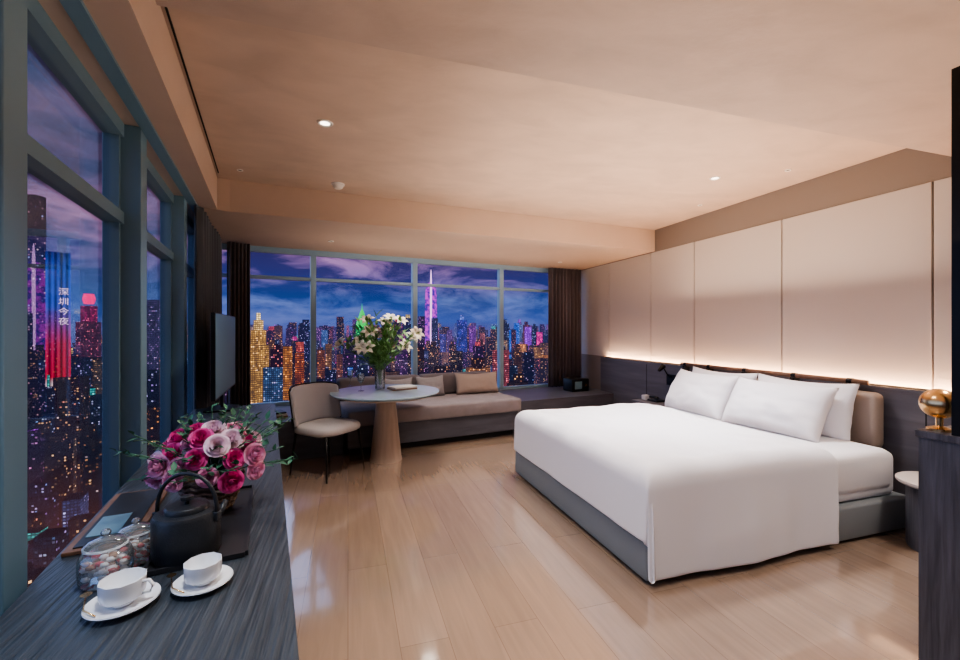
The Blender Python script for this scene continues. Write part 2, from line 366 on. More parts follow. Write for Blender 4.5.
# ---------- round table
tc=px(386,391,.74); TX,TY=tc.x,tc.y
tb=empty('round_table')
r=.575
lathe('table_top',[(0,.715),(r-.02,.715),(r,.73),(r,.738),(r-.004,.742),(0,.742)],M_ttop,T(TX,TY,0),tb,64)
lathe('table_edge',[(0,.69),(r-.10,.69),(r-.02,.7145),(0,.7145)],M_oak,T(TX,TY,0),tb,64)
lathe('pedestal',[(0,0),(.17,0),(.172,.01),(.165,.03),(.10,.67),(.10,.69),(0,.69)],M_oak,T(TX,TY,0),tb,40)
# ---------- chair
ch=empty('dining_chair')
fx,fy=(.612,-.796); yaw=math.degrees(math.atan2(fy,fx))
cp=px(328,425,.46)
MC=T(cp.x+.0,cp.y,0)@RZ(yaw+8)
def seatshape():
    bm=bmesh.new(); pts=[]; N=32
    for i in range(N):
        a=2*math.pi*i/N; c,s=math.cos(a),math.sin(a); ex=.55
        pts.append((.26*math.copysign(abs(c)**ex,c),.27*math.copysign(abs(s)**ex,s)))
    prof=[(.90,.405),(.98,.415),(1.0,.44),(.98,.465),(.90,.482),(.5,.49)]
    rings=[[bm.verts.new((x*k,y*k,z)) for x,y in pts] for k,z in prof]
    for A,B in zip(rings,rings[1:]):
        for i in range(N): bm.faces.new((A[i],A[(i+1)%N],B[(i+1)%N],B[i]))
    bm.faces.new(rings[0][::-1]); bm.faces.new(rings[-1])
    from_bm('seat',bm,M_cream,MC,ch,True)
seatshape()
def chback():
    bm=bmesh.new()
    def fn(a,b):
        s=2*a-1; y=.285*s; x=-.24-.055*b+.13*abs(s)**3
        return (x, y*(1+.04*b), .475+(.375-.03*abs(s)**4)*b)
    bmgrid(bm,fn,20,8); o=from_bm('backrest',bm,M_cback,MC,ch,True)
    s=o.modifiers.new('so','SOLIDIFY'); s.thickness=.045; s.offset=0
    s=o.modifiers.new('ss','SUBSURF'); s.levels=2; s.render_levels=2
    bm=bmesh.new(); bmtube(bm,[Vector(fn(i/20,1))+Vector((-.018,0,.004)) for i in range(21)],.007); bmtube(bm,[Vector(fn(0,i/6))+Vector((-.018,-.01,0)) for i in range(7)],.007); bmtube(bm,[Vector(fn(1,i/6))+Vector((-.018,.01,0)) for i in range(7)],.007)
    from_bm('back_frame',bm,M_black,MC,ch,True)
chback()
bm=bmesh.new()
for sx,sy in ((1,1),(1,-1),(-1,1),(-1,-1)): bmtube(bm,[(.20*sx,.21*sy,.41),(.245*sx,.245*sy,0)],[.013,.009],10)
bmtube(bm,[(.19,.20,.40),(.19,-.20,.40),(-.19,-.20,.40),(-.19,.20,.40),(.19,.20,.40)],.009)
for s in (1,-1): bmtube(bm,[(-.19,.2*s,.41),(-.22,.225*s,.45),(-.24,.23*s,.55)],.009)
from_bm('legs',bm,M_black,MC,ch,True)
# ---------- desk
dk=empty('desk')
box('desk_top',(-.545,-1.6,.70),(.055,4.2,.75),M_desk,F,parent=dk,bev=.002)
box('desk_carcass',(-.52,-1.58,.10),(.03,4.16,.70),M_dark,F,parent=dk)
box('desk_plinth',(-.50,-1.5,0),(-.02,4.1,.10),M_black,F,parent=dk)
tv=empty('television')
a=Vector((-.351,3.7));b=Vector((-.29,4.8)); mid=(a+b)/2; ang=math.degrees(math.atan2((b-a).y,(b-a).x))
MT=F@T(mid.x,mid.y,0)@RZ(ang)
box('casing',(-.55,.0,.87),(.55,.03,1.53),M_black,MT,parent=tv,bev=.004)
box('screen',(-.542,-.003,.885),(.542,.001,1.522),M_tv,MT,parent=tv)
box('stand_neck',(-.18,.0,.77),(-.10,.02,.9),M_black,MT,parent=tv)
box('stand_base',(-.32,-.10,.75),(-.04,.12,.765),M_black,MT,parent=tv,bev=.003)
# ---------- desk items
def leafpatch(bm,base,d,up,L,W,mi=0,curl=.25):
    d=d.normalized(); s=d.cross(up); 
    if s.length<.01: s=d.cross(Vector((1,0,0)))
    s.normalize(); nn=s.cross(d)
    def fn(a,b):
        w=math.sin(math.pi*min(1,a*.97+.02)**.8)*W*(b*2-1)
        return base+d*(a*L)+s*w+nn*(-curl*L*a*a+abs(b*2-1)*W*.25)
    bmgrid(bm,fn,6,2,mi)
def rose(bm,c,ax,rad,mi):
    q=Vector((0,0,1)).rotation_difference(ax.normalized()).to_matrix()
    for ring,(cnt,rr,hh,op) in enumerate(((3,.22,.80,.0),(4,.40,.78,.05),(5,.60,.70,.15),(5,.80,.58,.25),(6,.98,.42,.42))):
        for k in range(cnt):
            th0=2*math.pi*k/cnt+ring*.7+random.uniform(-.1,.1); wd=2*math.pi/cnt*1.35
            def fn(a,b):
                th=th0+(a-.5)*wd; e=1-.25*(abs(2*a-1)**2)
                ro=rad*(rr*(.25+.75*math.sin(b*math.pi/2))+op*b**3*.5); z=rad*(hh*1.5*b*e-.35-op*b**4*.5)
                return c+q@Vector((ro*math.cos(th),ro*math.sin(th),z))
            bmgrid(bm,fn,5,5,mi)
def bouquet():
    e=empty('rose_bouquet'); bp_=px(212,509,.7575); bx,by=bp_.x,bp_.y
    lathe('basket',[(0,.758),(.055,.758),(.075,.80),(.092,.86),(.098,.885),(.09,.885),(.075,.85),(0,.84)],M_bask,T(bx,by,0),e,28)
    bm=bmesh.new()
    for k in range(7):
        z=.772+k*.018; rr=.062+.038*min(1,(k+.5)/5); bmtube(bm,[(bx+rr*math.cos(a*math.pi/16),by+rr*math.sin(a*math.pi/16),z+.004*(-1)**a) for a in range(33)],.0055,6)
    from_bm('basket_weave',bm,M_bask,I,e,True)
    bm=bmesh.new(); C=Vector((bx,by,.915)); pts=[]
    cdir=Vector((-bx,-by,.25)).normalized(); tries=0
    while len(pts)<28 and tries<4000:
        tries+=1
        a=random.uniform(0,6.283); zz=random.uniform(-.25,1); rr=math.sqrt(max(0,1-zz*zz))
        d=Vector((rr*math.cos(a),rr*math.sin(a),zz))
        if d.dot(cdir)<-.25: continue
        p=C+Vector((d.x*.155,d.y*.12,d.z*.125))*random.uniform(.84,1.12)
        if all((p-q_).length>.048 for q_ in pts):
            pts.append(p); rose(bm,p,d+cdir*.7,random.uniform(.025,.037),(0,1,0,2,1,0,1,2)[len(pts)%8])
    from_bm('roses',bm,[M_rose1,M_rose2,M_rose3],I,e,True)
    bm=bmesh.new()
    for k in range(70):
        a=random.uniform(0,2*math.pi); L=random.uniform(.20,.37) ; tilt=random.uniform(.1,1.25)
        if random.random()<.3: a=random.uniform(-.4,.5)
        d=Vector((math.cos(a)*math.sin(tilt),math.sin(a)*math.sin(tilt),math.cos(tilt)))
        if tilt<.5: L*=.85
        if d.dot(cdir)>.55: L*=.68
        p0=Vector((bx,by,.87)); pts=[p0+d*L*s+Vector((0,0,-.05*s*s)) for s in (0,.35,.7,1)]
        bmtube(bm,pts,.0018,5)
        for s in (.5,.62,.7,.78,.86,.93,1):
            p=pts[0].lerp(pts[-1],s); dd=d*.5+Vector((random.uniform(-1,1),random.uniform(-1,1),random.uniform(-.4,.8)))
            leafpatch(bm,p,dd,Vector((0,0,1)),random.uniform(.022,.038),random.uniform(.007,.011))
    from_bm('foliage',bm,M_leaf2,I,e,True)
bouquet()
def kettle():
    e=empty('teapot'); p=px(187,551,.765); M=T(p.x,p.y,.7575)
    lathe('body',[(0,0),(.078,0),(.084,.01),(.084,.115),(.078,.125),(.05,.128),(0,.128)],M_kett,M,e,40)
    lathe('lid',[(0,.127),(.055,.127),(.055,.136),(.05,.142),(0,.144)],M_kett,M,e,32)
    lathe('knob',[(.006,.143),(.006,.152),(.016,.156),(.016,.166),(0,.168)],M_kett,M,e,20)
    hy=RZ(math.degrees(-CA))
    pts=[(.086*math.cos(a),0,.115+.115*max(0,math.sin(a))**.8) for a in [math.pi*k/16 for k in range(17)]]
    tube('handle',pts,.0055,M_kett,M@hy,e,10)
    for s in (1,-1): box('lug',(s*.086-.008,-.01,.095),(s*.086+.008,.01,.122),M_kett,M@hy,e,bev=.003)
    tube('spout',[(.0,-.08,.06),(.0,-.105,.085),(0,-.12,.112)],[.014,.010,.007],M_kett,M@RZ(140),e,12)
kettle()
def cup(u,v,hz,s):
    e=empty('coffee_cup'); p=px(u,v,.752); M=T(p.x,p.y,.751)@Matrix.Scale(s,4)
    lathe('saucer',[(0,.002),(.045,.0),(.05,.003),(.080,.014),(.086,.018),(.085,.021),(.05,.009),(0,.008)],M_porc,M,e,44)
    lathe('cup',[(0,.011),(.026,.011),(.028,.017),(.048,.028),(.054,.045),(.055,.080),(.053,.081),(.051,.050),(.044,.034),(.02,.024),(0,.023)],M_porc,M,e,10,True)
    tube('handle',[(.052,0,.068),(.068,0,.070),(.078,0,.055),(.070,0,.038),(.050,0,.036)],.0045,M_porc,M@RZ(hz),e,8)
    bm=bmesh.new(); bmtube(bm,[(-.02,-.072,.022),(-.065,-.05,.026),(-.095,.0,.032)],[.002,.0022,.002],6)
    bmgrid(bm,lambda a,b:Vector((-.095-.018*a*1.0,.0+.032*a,.032))+Vector((.010,.006,0))*math.sin(math.pi*min(1,a+.02))*(2*b-1)*1.2,8,2)
    from_bm('teaspoon',bm,M_gold,M@RZ(-10),e,True)
cup(123,606,-10,.84); cup(203,585,80,.78)
def jar(p,s):
    e=empty('glass_jar'); M=T(p.x,p.y,.7515)@Matrix.Scale(s,4)
    lathe('glass',[(0,.0),(.05,.0),(.056,.006),(.058,.03),(.058,.065),(.052,.08),(.042,.088),(.044,.093)],M_jar,M,e,32)
    lathe('glass_lid',[(.047,.092),(.048,.097),(.035,.108),(.015,.114),(.008,.118),(.012,.127),(.008,.134),(0,.136)],M_jar,M,e,32)
    lathe('rim',[(.044,.089),(.048,.091),(.048,.095),(.044,.096)],M_porc,M,e,32)
    bm=bmesh.new()
    for k in range(60):
        a=random.uniform(0,6.28); r_=.044*random.random()**.5; c=Vector((r_*math.cos(a),r_*math.sin(a),.010+.056*random.random()))
        b2=bmesh.new(); bmesh.ops.create_icosphere(b2,subdivisions=1,radius=.009)
        mm=T(*c)@RX(random.uniform(0,90))@Matrix.Diagonal((1.3,.8,.8,1)); b2.transform(mm)
        idx=random.choice((0,1,2,2,2))
        mp_={v_:bm.verts.new(v_.co) for v_ in b2.verts}
        for f in b2.faces: ff=bm.faces.new([mp_[q] for q in f.verts]); ff.material_index=idx
        b2.free()
    from_bm('candies',bm,M_candy,M,e,True)
jar(px(106,580,.752),.98); jar(px(136,560,.752),.88)
e=empty('serving_tray')
box('tray_base',(-.29,1.40,.751),(-.06,1.98,.757),M_tray,F,parent=e)
boxes('tray_rim',[((-.298,1.40,.752),(-.29,1.98,.765)),((-.06,1.40,.752),(-.052,1.98,.765)),((-.29,1.392,.752),(-.06,1.40,.765)),((-.29,1.98,.752),(-.06,1.988,.765))],M_tray,F,parent=e)
e=empty('notebook_tray')
box('tray',(-.53,1.62,.751),(-.36,2.12,.762),M_walnut,F,parent=e,bev=.002)
box('inlay',(-.51,1.64,.762),(-.38,2.10,.766),M_tray,F,parent=e)
box('paper_card',(-.50,1.70,.766),(-.42,1.86,.768),M_frame,F,parent=e)
# ---------- table items
def lilies():
    e=empty('lily_vase'); p=px(380,389,.742); M=T(p.x,p.y,.742)
    lathe('vase',[(0,0),(.05,0),(.055,.01),(.058,.12),(.064,.22),(.061,.22),(.055,.12),(.05,.02),(0,.015)],M_jar,M,e,28)
    C=Vector((p.x,p.y,.742)); bm=bmesh.new(); bl=bmesh.new()
    for k in range(54):
        a=random.uniform(0,6.28); tilt=random.uniform(.05,.95); L=random.uniform(.46,.84)
        d=Vector((math.cos(a)*math.sin(tilt),math.sin(a)*math.sin(tilt),math.cos(tilt)))
        p0=C+Vector((0,0,.04)); neck=C+Vector((.03*math.cos(a),.03*math.sin(a),.21)); tip=neck+d*(L-.2)
        bmtube(bm,[p0,neck,neck.lerp(tip,.5)+Vector((0,0,.02)),tip],.0035,5)
        for s in (.2,.4,.6,.8,.95):
            for _ in range(2):
                q=neck.lerp(tip,s); dd=d*.9+Vector((random.uniform(-1,1),random.uniform(-1,1),random.uniform(-.2,.9)))
                leafpatch(bm,q,dd,Vector((0,0,1)),random.uniform(.07,.13),random.uniform(.014,.022))
        if k%3==0:
            q=Vector((0,0,1)).rotation_difference((d+Vector((0,-.7,.1))).normalized()).to_matrix()
            for j in range(6):
                th=j*math.pi/3
                def fn(a_,b_):
                    w=math.sin(math.pi*min(1,a_*.95+.04))*.024*(2*b_-1); ro=.01+.085*a_**1.3; z=.07*a_-.05*a_**3
                    return tip+q@Vector((ro*math.cos(th)-w*math.sin(th),ro*math.sin(th)+w*math.cos(th),z))
                bmgrid(bl,fn,6,2)
    from_bm('foliage',bm,M_leaf,I,e,True); from_bm('lilies',bl,M_lily,I,e,True)
lilies()
def wineglass(u,v):
    p=px(u,v,.742); lathe('wine_glass',[(0,.0),(.032,0),(.032,.002),(.004,.006),(.0035,.08),(.012,.09),(.034,.115),(.038,.15),(.031,.19),(.0305,.19),(.037,.15),(.032,.116),(0,.093)],M_jar,T(p.x,p.y,.742),None,24)
wineglass(350,386); wineglass(361,391)
p=px(402,389,.742); e=empty('magazine')
for i in range(2): box('book_%d'%i,(-.14+.01*i,-.10,.0+.016*i),(.14,.10-.01*i,.015+.016*i),[M_paper,M_walnut][1-i],T(p.x,p.y,.743)@RZ(15+6*i),e)
e=empty('book_stack')
for i in range(3): box('book_%d'%i,(-.15,-.1,.02*i),(.15-.02*i,.1,.02*i+.018),[M_walnut,M_paper,M_tray][i],F@T(.05,5.35,.42)@RZ(8*i),e)

# ---------- exterior city
GZ=-190
def citymat():
    m,n,l,b=nt('city_facade'); out=n['Material Output']
    uv=n.new('ShaderNodeUVMap'); uv.uv_map='UVMap'
    at=n.new('ShaderNodeAttribute'); at.attribute_name='tint'
    sp=n.new('ShaderNodeSeparateXYZ'); l.new(uv.outputs[0],sp.inputs[0])
    def math_(op,a,bv=None):
        x=n.new('ShaderNodeMath'); x.operation=op
        for i,q in enumerate((a,bv)):
            if q is None: continue
            if isinstance(q,(int,float)): x.inputs[i].default_value=q
            else: l.new(q,x.inputs[i])
        return x.outputs[0]
    U=math_('DIVIDE',sp.outputs[0],2.3); V=math_('DIVIDE',sp.outputs[1],2.6)
    cu=math_('FLOOR',U); cv=math_('FLOOR',V); fu=math_('FRACT',U); fv=math_('FRACT',V)
    cmb=n.new('ShaderNodeCombineXYZ'); l.new(cu,cmb.inputs[0]); l.new(cv,cmb.inputs[1])
    wn=n.new('ShaderNodeTexWhiteNoise'); wn.noise_dimensions='3D'; l.new(cmb.outputs[0],wn.inputs[0])
    cm2=n.new('ShaderNodeCombineXYZ'); l.new(math_('DIVIDE',cu,5.0),cm2.inputs[0]); l.new(math_('DIVIDE',cv,9.0),cm2.inputs[1])
    cn=n.new('ShaderNodeTexNoise'); cn.inputs['Scale'].default_value=1.3; cn.inputs['Detail'].default_value=2; l.new(cm2.outputs[0],cn.inputs[0])
    lit=math_('GREATER_THAN',math_('ADD',wn.outputs[0],math_('MULTIPLY',cn.outputs[0],.5)),1.0)
    mk=math_('MULTIPLY',math_('GREATER_THAN',fu,.35),math_('GREATER_THAN',fv,.45)); lit=math_('MULTIPLY',lit,mk)
    sc=n.new('ShaderNodeSeparateColor'); l.new(wn.outputs['Color'],sc.inputs[0])
    br=math_('POWER',sc.outputs[2],3); lit=math_('MULTIPLY',lit,br)
    ge=n.new('ShaderNodeNewGeometry'); sn=n.new('ShaderNodeSeparateXYZ'); l.new(ge.outputs['Normal'],sn.inputs[0])
    side=math_('LESS_THAN',math_('ABSOLUTE',sn.outputs[2]),.5); lit=math_('MULTIPLY',lit,side)
    hs=n.new('ShaderNodeMix'); hs.data_type='RGBA'; hs.inputs[0].default_value=.3; 
    l.new(at.outputs['Color'],hs.inputs[6])
    cr=n.new('ShaderNodeValToRGB'); cr.color_ramp.interpolation='CONSTANT'
    cr.color_ramp.elements[0].color=(1,.40,.10,1); cr.color_ramp.elements[1].position=.5; cr.color_ramp.elements[1].color=(1,.65,.3,1)
    x=cr.color_ramp.elements.new(.78); x.color=(.4,.6,1,1); x=cr.color_ramp.elements.new(.9); x.color=(1,.08,.25,1)
    l.new(sc.outputs[1],cr.inputs[0]); l.new(cr.outputs[0],hs.inputs[7])
    glow=math_('ADD',math_('MULTIPLY',lit,2.3),.015)
    em=n.new('ShaderNodeEmission'); l.new(hs.outputs[2],em.inputs[0]); l.new(glow,em.inputs[1])
    em2=n.new('ShaderNodeEmission'); l.new(at.outputs['Color'],em2.inputs[0])
    pat=math_('ADD',math_('MULTIPLY',math_('MULTIPLY',math_('GREATER_THAN',fv,.4),math_('GREATER_THAN',fu,.3)),math_('ADD',math_('MULTIPLY',wn.outputs[0],1.0),.2)),.22)
    pat=math_('MULTIPLY',pat,math_('MULTIPLY',math_('POWER',cn.outputs[0],1.5),2.6))
    l.new(math_('MULTIPLY',math_('MULTIPLY',at.outputs['Alpha'],side),pat),em2.inputs[1])
    ad=n.new('ShaderNodeAddShader'); l.new(em.outputs[0],ad.inputs[0]); l.new(em2.outputs[0],ad.inputs[1])
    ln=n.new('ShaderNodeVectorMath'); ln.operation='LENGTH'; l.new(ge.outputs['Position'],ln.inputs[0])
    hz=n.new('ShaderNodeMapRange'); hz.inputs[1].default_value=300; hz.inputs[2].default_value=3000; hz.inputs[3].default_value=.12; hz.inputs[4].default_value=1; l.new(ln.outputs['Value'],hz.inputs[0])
    e3=n.new('ShaderNodeEmission'); e3.inputs[0].default_value=(.045,.050,.17,1); l.new(hz.outputs[0],e3.inputs[1])  # blue distance haze, painted in as emission rising with distance
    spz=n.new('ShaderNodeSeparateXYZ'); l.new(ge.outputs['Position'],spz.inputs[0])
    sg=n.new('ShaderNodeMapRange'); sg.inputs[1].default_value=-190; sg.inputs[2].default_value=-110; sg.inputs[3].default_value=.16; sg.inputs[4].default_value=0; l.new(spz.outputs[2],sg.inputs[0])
    e4=n.new('ShaderNodeEmission'); e4.inputs[0].default_value=(1,.32,.10,1); l.new(sg.outputs[0],e4.inputs[1])  # orange street light on the lower facades, painted in as emission
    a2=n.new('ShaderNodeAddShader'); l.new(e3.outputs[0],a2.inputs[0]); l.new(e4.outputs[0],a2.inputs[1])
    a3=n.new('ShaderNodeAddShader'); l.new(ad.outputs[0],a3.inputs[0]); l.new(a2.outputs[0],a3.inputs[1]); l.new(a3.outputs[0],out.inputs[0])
    return m
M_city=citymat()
def emis(name,c,s):
    m,n,l,b=nt(name); b.inputs['Base Color'].default_value=(0,0,0,1); b.inputs['Emission Color'].default_value=(*c,1); b.inputs['Emission Strength'].default_value=s; return m
def citymesh(name,blds,parent=None):
    vs=[];fs=[];uvs=[];cols=[]
    for (cx,cy,w,d,rot,z0,z1,col,al) in blds:
        b0=len(vs); c,s=math.cos(rot),math.sin(rot)
        for (x,y) in ((-w/2,-d/2),(w/2,-d/2),(w/2,d/2),(-w/2,d/2)):
            for z in (z0,z1): vs.append((cx+x*c-y*s,cy+x*s+y*c,z))
        off=random.randint(0,5000)*2.3
        for i in range(4):
            j=(i+1)%4; fs.append((b0+2*i,b0+2*j,b0+2*j+1,b0+2*i+1)); ln=w if i%2==0 else d
            uvs+= [(off,z0),(off+ln,z0),(off+ln,z1),(off,z1)]; off+=ln+3.0
            cols+=[(*col,al)]*4
        fs.append((b0+1,b0+3,b0+5,b0+7)); uvs+=[(0,0)]*4; cols+=[(*[q*.3 for q in col],0)]*4
    me=bpy.data.meshes.new(name); me.from_pydata(vs,[],fs); u=me.uv_layers.new(name='UVMap')
    for i,q in enumerate(uvs): u.data[i].uv=q
    ca=me.color_attributes.new('tint','FLOAT_COLOR','CORNER')
    for i,q in enumerate(cols): ca.data[i].color=q
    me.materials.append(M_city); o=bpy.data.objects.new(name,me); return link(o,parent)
bl=[]
pal=[(1,.40,.12),(1,.5,.2),(.3,.4,1),(.7,.25,.9),(1,.2,.2),(.25,.5,1),(1,.6,.3)]
neon=[(1,.05,.4),(.1,.3,1),(.6,.1,1),(1,.35,.05),(.1,.9,.8),(1,.1,.1),(1,.7,.2)]
for k in range(4600):
    D=330+2900*random.random()**1.35; bear=R(random.uniform(-75,25))
    X=D*math.sin(bear); Dd=D*math.cos(bear); x,y=cam2w(X,Dd)
    top=GZ+random.uniform(15,95)*(.6 if D<550 else 1)
    if 500<D and random.random()<.2: top=GZ+random.uniform(110,170)
    if D>1000 and random.random()<.12: top=random.uniform(-5,38)
    if bear<R(-38) : top=min(top,-25 if D>600 else GZ+90)
    w=random.uniform(10,24); dd_=random.uniform(10,22); rt=random.choice((0,.2,.6,1.1))
    c=random.choice(pal); s=random.uniform(.4,1.3)
    bl.append((x,y,w,dd_,rt,GZ,top,tuple(q_*s for q_ in c),random.choice((.004,.008,.012,.02,.04,.14,.3))))
    if random.random()<.45:
        lit=random.random()<.3
        bl.append((x,y,w*.55,dd_*.55,rt,top,top+random.uniform(4,12),random.choice(neon) if lit else c,.8 if lit else .02))
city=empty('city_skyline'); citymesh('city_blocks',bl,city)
def tower(u0,u1,v0,v1,D,col,al,depth=None):
    p=pxD((u0+u1)/2,D); w=(u1-u0)*D/FPX
    return (p.x,p.y,w,depth or w*.8,-CA,CH+(330-v1)*D/FPX,CH+(330-v0)*D/FPX,col,al)
G=(1,.50,.10)
tw=[
 tower(250,257,336,405,520,G,.6),tower(252,266,345,405,530,G,.8),tower(253,264,330,346,540,G,.9),tower(255,262,320,331,545,(1,.6,.2),1.3),tower(257,260,313,321,546,(1,.7,.3),2.0),
 tower(269,274,340,400,600,(1,.45,.2),.15),tower(275,283,350,400,560,(1,.33,.04),.3),tower(284,291,346,400,500,(1,.35,.05),.6),tower(296,303,353,400,520,(1,.22,.04),.4),tower(297,303,342,352,540,(.9,.15,.1),.8),
 tower(318,324,350,400,600,(1,.3,.08),.25),tower(326,331,344,400,620,(1,.45,.15),.25),tower(337,342,354,400,650,(.9,.3,.15),.25),tower(344,350,346,400,690,(.3,.5,.9),.2),tower(322,327,330,360,1100,(.2,.4,1),.4),
 tower(355,370,334,360,900,(.12,.65,.12),.5),tower(357,368,325,335,905,(.05,.8,.15),.9),
 tower(376,386,338,370,900,(.2,.4,.9),.2),tower(389,395,342,365,1000,(1,.4,.1),.35),tower(399,405,334,360,1000,(.9,.15,.5),.4),tower(406,411,340,360,950,(.2,.4,1),.35),
 tower(415,421,342,360,1000,(1,.3,.1),.4),tower(440,446,334,352,1200,(.15,.15,.8),.4),tower(447,452,330,352,1250,(.5,.2,.8),.3),tower(457,467,320,352,1300,(.06,.12,.9),.4),tower(460,464,315,321,1302,(.2,.3,1),1.0),tower(469,476,326,352,1250,(.6,.12,.9),.4),
 tower(480,485,333,352,1200,(.9,.25,.2),.5),tower(486,491,337,352,1190,(1,.5,.2),.5),tower(505,511,330,352,1200,(.02,.2,1),1.3),tower(514,519,323,350,1300,(.02,.2,1),1.0),tower(525,531,327,350,1250,(.45,.05,1),1.1),tower(536,542,332,352,1300,(1,.04,.35),1.3),tower(520,526,344,360,1000,(1,.35,.05),.7),tower(534,543,347,358,1000,(1,.45,.1),.4),
 tower(28,41,196,420,420,(.16,.14,.3),.06),tower(81,96,322,430,700,(.9,.15,.3),.18),tower(84,94,306,322,720,(.9,.04,.25),.5),
 tower(150,160,300,420,600,(.4,.3,.8),.2),tower(166,178,330,420,600,(.9,.4,.2),.3)]
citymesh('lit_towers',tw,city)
p=pxD(362,900); k=900/FPX
lathe('green_crown',[(13,CH+3*k*1.0),(11,CH+8*k),(7,CH+13*k),(4,CH+18*k),(1,CH+21*k),(0,CH+27*k)],emis('green_neon',(.04,.9,.15),.9),T(p.x,p.y,0),city,8,False)
p=pxD(89,719); k=719/FPX
lathe('roof_sign',[(0,CH+26*k),(7,CH+26*k),(9,CH+31*k),(7,CH+36*k),(0,CH+36*k)],emis('roof_neon',(1,.02,.2),2.0),T(p.x,p.y,0),city,8,False)
def ledmat(name,c1,c2,scale,st):
    m,n,l,b=nt(name); out=n['Material Output']; ge=n.new('ShaderNodeNewGeometry'); sp=n.new('ShaderNodeSeparateXYZ'); l.new(ge.outputs['Position'],sp.inputs[0])
    cb=n.new('ShaderNodeCombineXYZ'); l.new(sp.outputs[2],cb.inputs[2]); l.new(sp.outputs[0],cb.inputs[0])
    no=n.new('ShaderNodeTexNoise'); no.inputs['Scale'].default_value=scale; no.inputs['Detail'].default_value=4; l.new(cb.outputs[0],no.inputs[0])
    cr=n.new('ShaderNodeValToRGB'); cr.color_ramp.elements[0].position=.42; cr.color_ramp.elements[0].color=(*c1,1); cr.color_ramp.elements[1].position=.58; cr.color_ramp.elements[1].color=(*c2,1)
    l.new(no.outputs[0],cr.inputs[0]); em=n.new('ShaderNodeEmission'); em.inputs[1].default_value=st; l.new(cr.outputs[0],em.inputs[0]); l.new(em.outputs[0],out.inputs[0]); return m
p=pxD(431,1300); k=1300/FPX
lathe('tall_tower',[(18,-60),(18,CH+20*k),(17,CH+38*k),(13,CH+45*k),(8,CH+47*k),(0,CH+49*k)],ledmat('led_magenta',(.10,.04,.45),(.85,.08,.85),.10,1.0),T(p.x,p.y,0)@RZ(20),city,12,False)
lathe('tall_tower_core',[(3,-60),(3,CH+44*k),(2.5,CH+50*k),(1.2,CH+58*k),(0,CH+60*k)],emis('led_white',(1,.5,.95),1.8),T(p.x,p.y,0)@T(*(Vector((-p.x,-p.y,0)).normalized()*17)),city,8,False)
Dl=430; p=pxD(57,Dl); k=Dl/FPX
ang=math.atan2(-p.y,-p.x)
MB=T(p.x,p.y,0)@Matrix.Rotation(ang+math.pi/2,4,'Z')
def gradmat():
    m,n,l,b=nt('led_facade'); out=n['Material Output']; tc=n.new('ShaderNodeTexCoord'); sp=n.new('ShaderNodeSeparateXYZ'); l.new(tc.outputs['Object'],sp.inputs[0])
    mr=n.new('ShaderNodeMapRange'); mr.inputs[1].default_value=CH-66*k; mr.inputs[2].default_value=CH+78*k; l.new(sp.outputs[2],mr.inputs[0])
    cr=n.new('ShaderNodeValToRGB'); el=cr.color_ramp.elements; el[0].color=(.02,.015,.04,1); el[1].position=1; el[1].color=(.02,.04,.28,1)
    for ps,c in ((.045,(.02,.015,.04)),(.055,(.95,.7,.75)),(.09,(.95,.7,.75)),(.13,(.85,.03,.08)),(.36,(.85,.05,.16)),(.50,(.40,.10,.5)),(.62,(.10,.15,.8)),(.88,(.03,.13,.7))): x=el.new(ps); x.color=(*c,1)
    l.new(mr.outputs[0],cr.inputs[0])
    # vertical light ribs: stripes across the facade width
    mu=n.new('ShaderNodeMath'); mu.operation='MULTIPLY'; mu.inputs[1].default_value=2*math.pi/4.2; l.new(sp.outputs[0],mu.inputs[0])
    sn=n.new('ShaderNodeMath'); sn.operation='SINE'; l.new(mu.outputs[0],sn.inputs[0])
    mm=n.new('ShaderNodeMath'); mm.operation='MULTIPLY_ADD'; mm.inputs[1].default_value=.38; mm.inputs[2].default_value=.60; l.new(sn.outputs[0],mm.inputs[0])
    em=n.new('ShaderNodeEmission'); l.new(cr.outputs[0],em.inputs[0]); l.new(mm.outputs[0],em.inputs[1]); l.new(em.outputs[0],out.inputs[0]); return m
wt=28*k*math.cos(math.atan((480-57)/FPX))/2
lt=box('led_tower',(-wt,0,GZ),(wt,20,CH+78*k),gradmat(),I,parent=city); lt.matrix_world=MB
tcv=bpy.data.curves.new('led_characters','FONT'); tcv.body='深\n圳\n今\n夜'; tcv.size=8; tcv.align_x='CENTER'; tcv.space_line=1.25; tcv.materials.append(emis('led_text',(1,.7,.95),1.6))
to=bpy.data.objects.new('led_characters',tcv); link(to,city)
to.matrix_world=MB@T(4.8,-.6,CH+36)@RX(90)
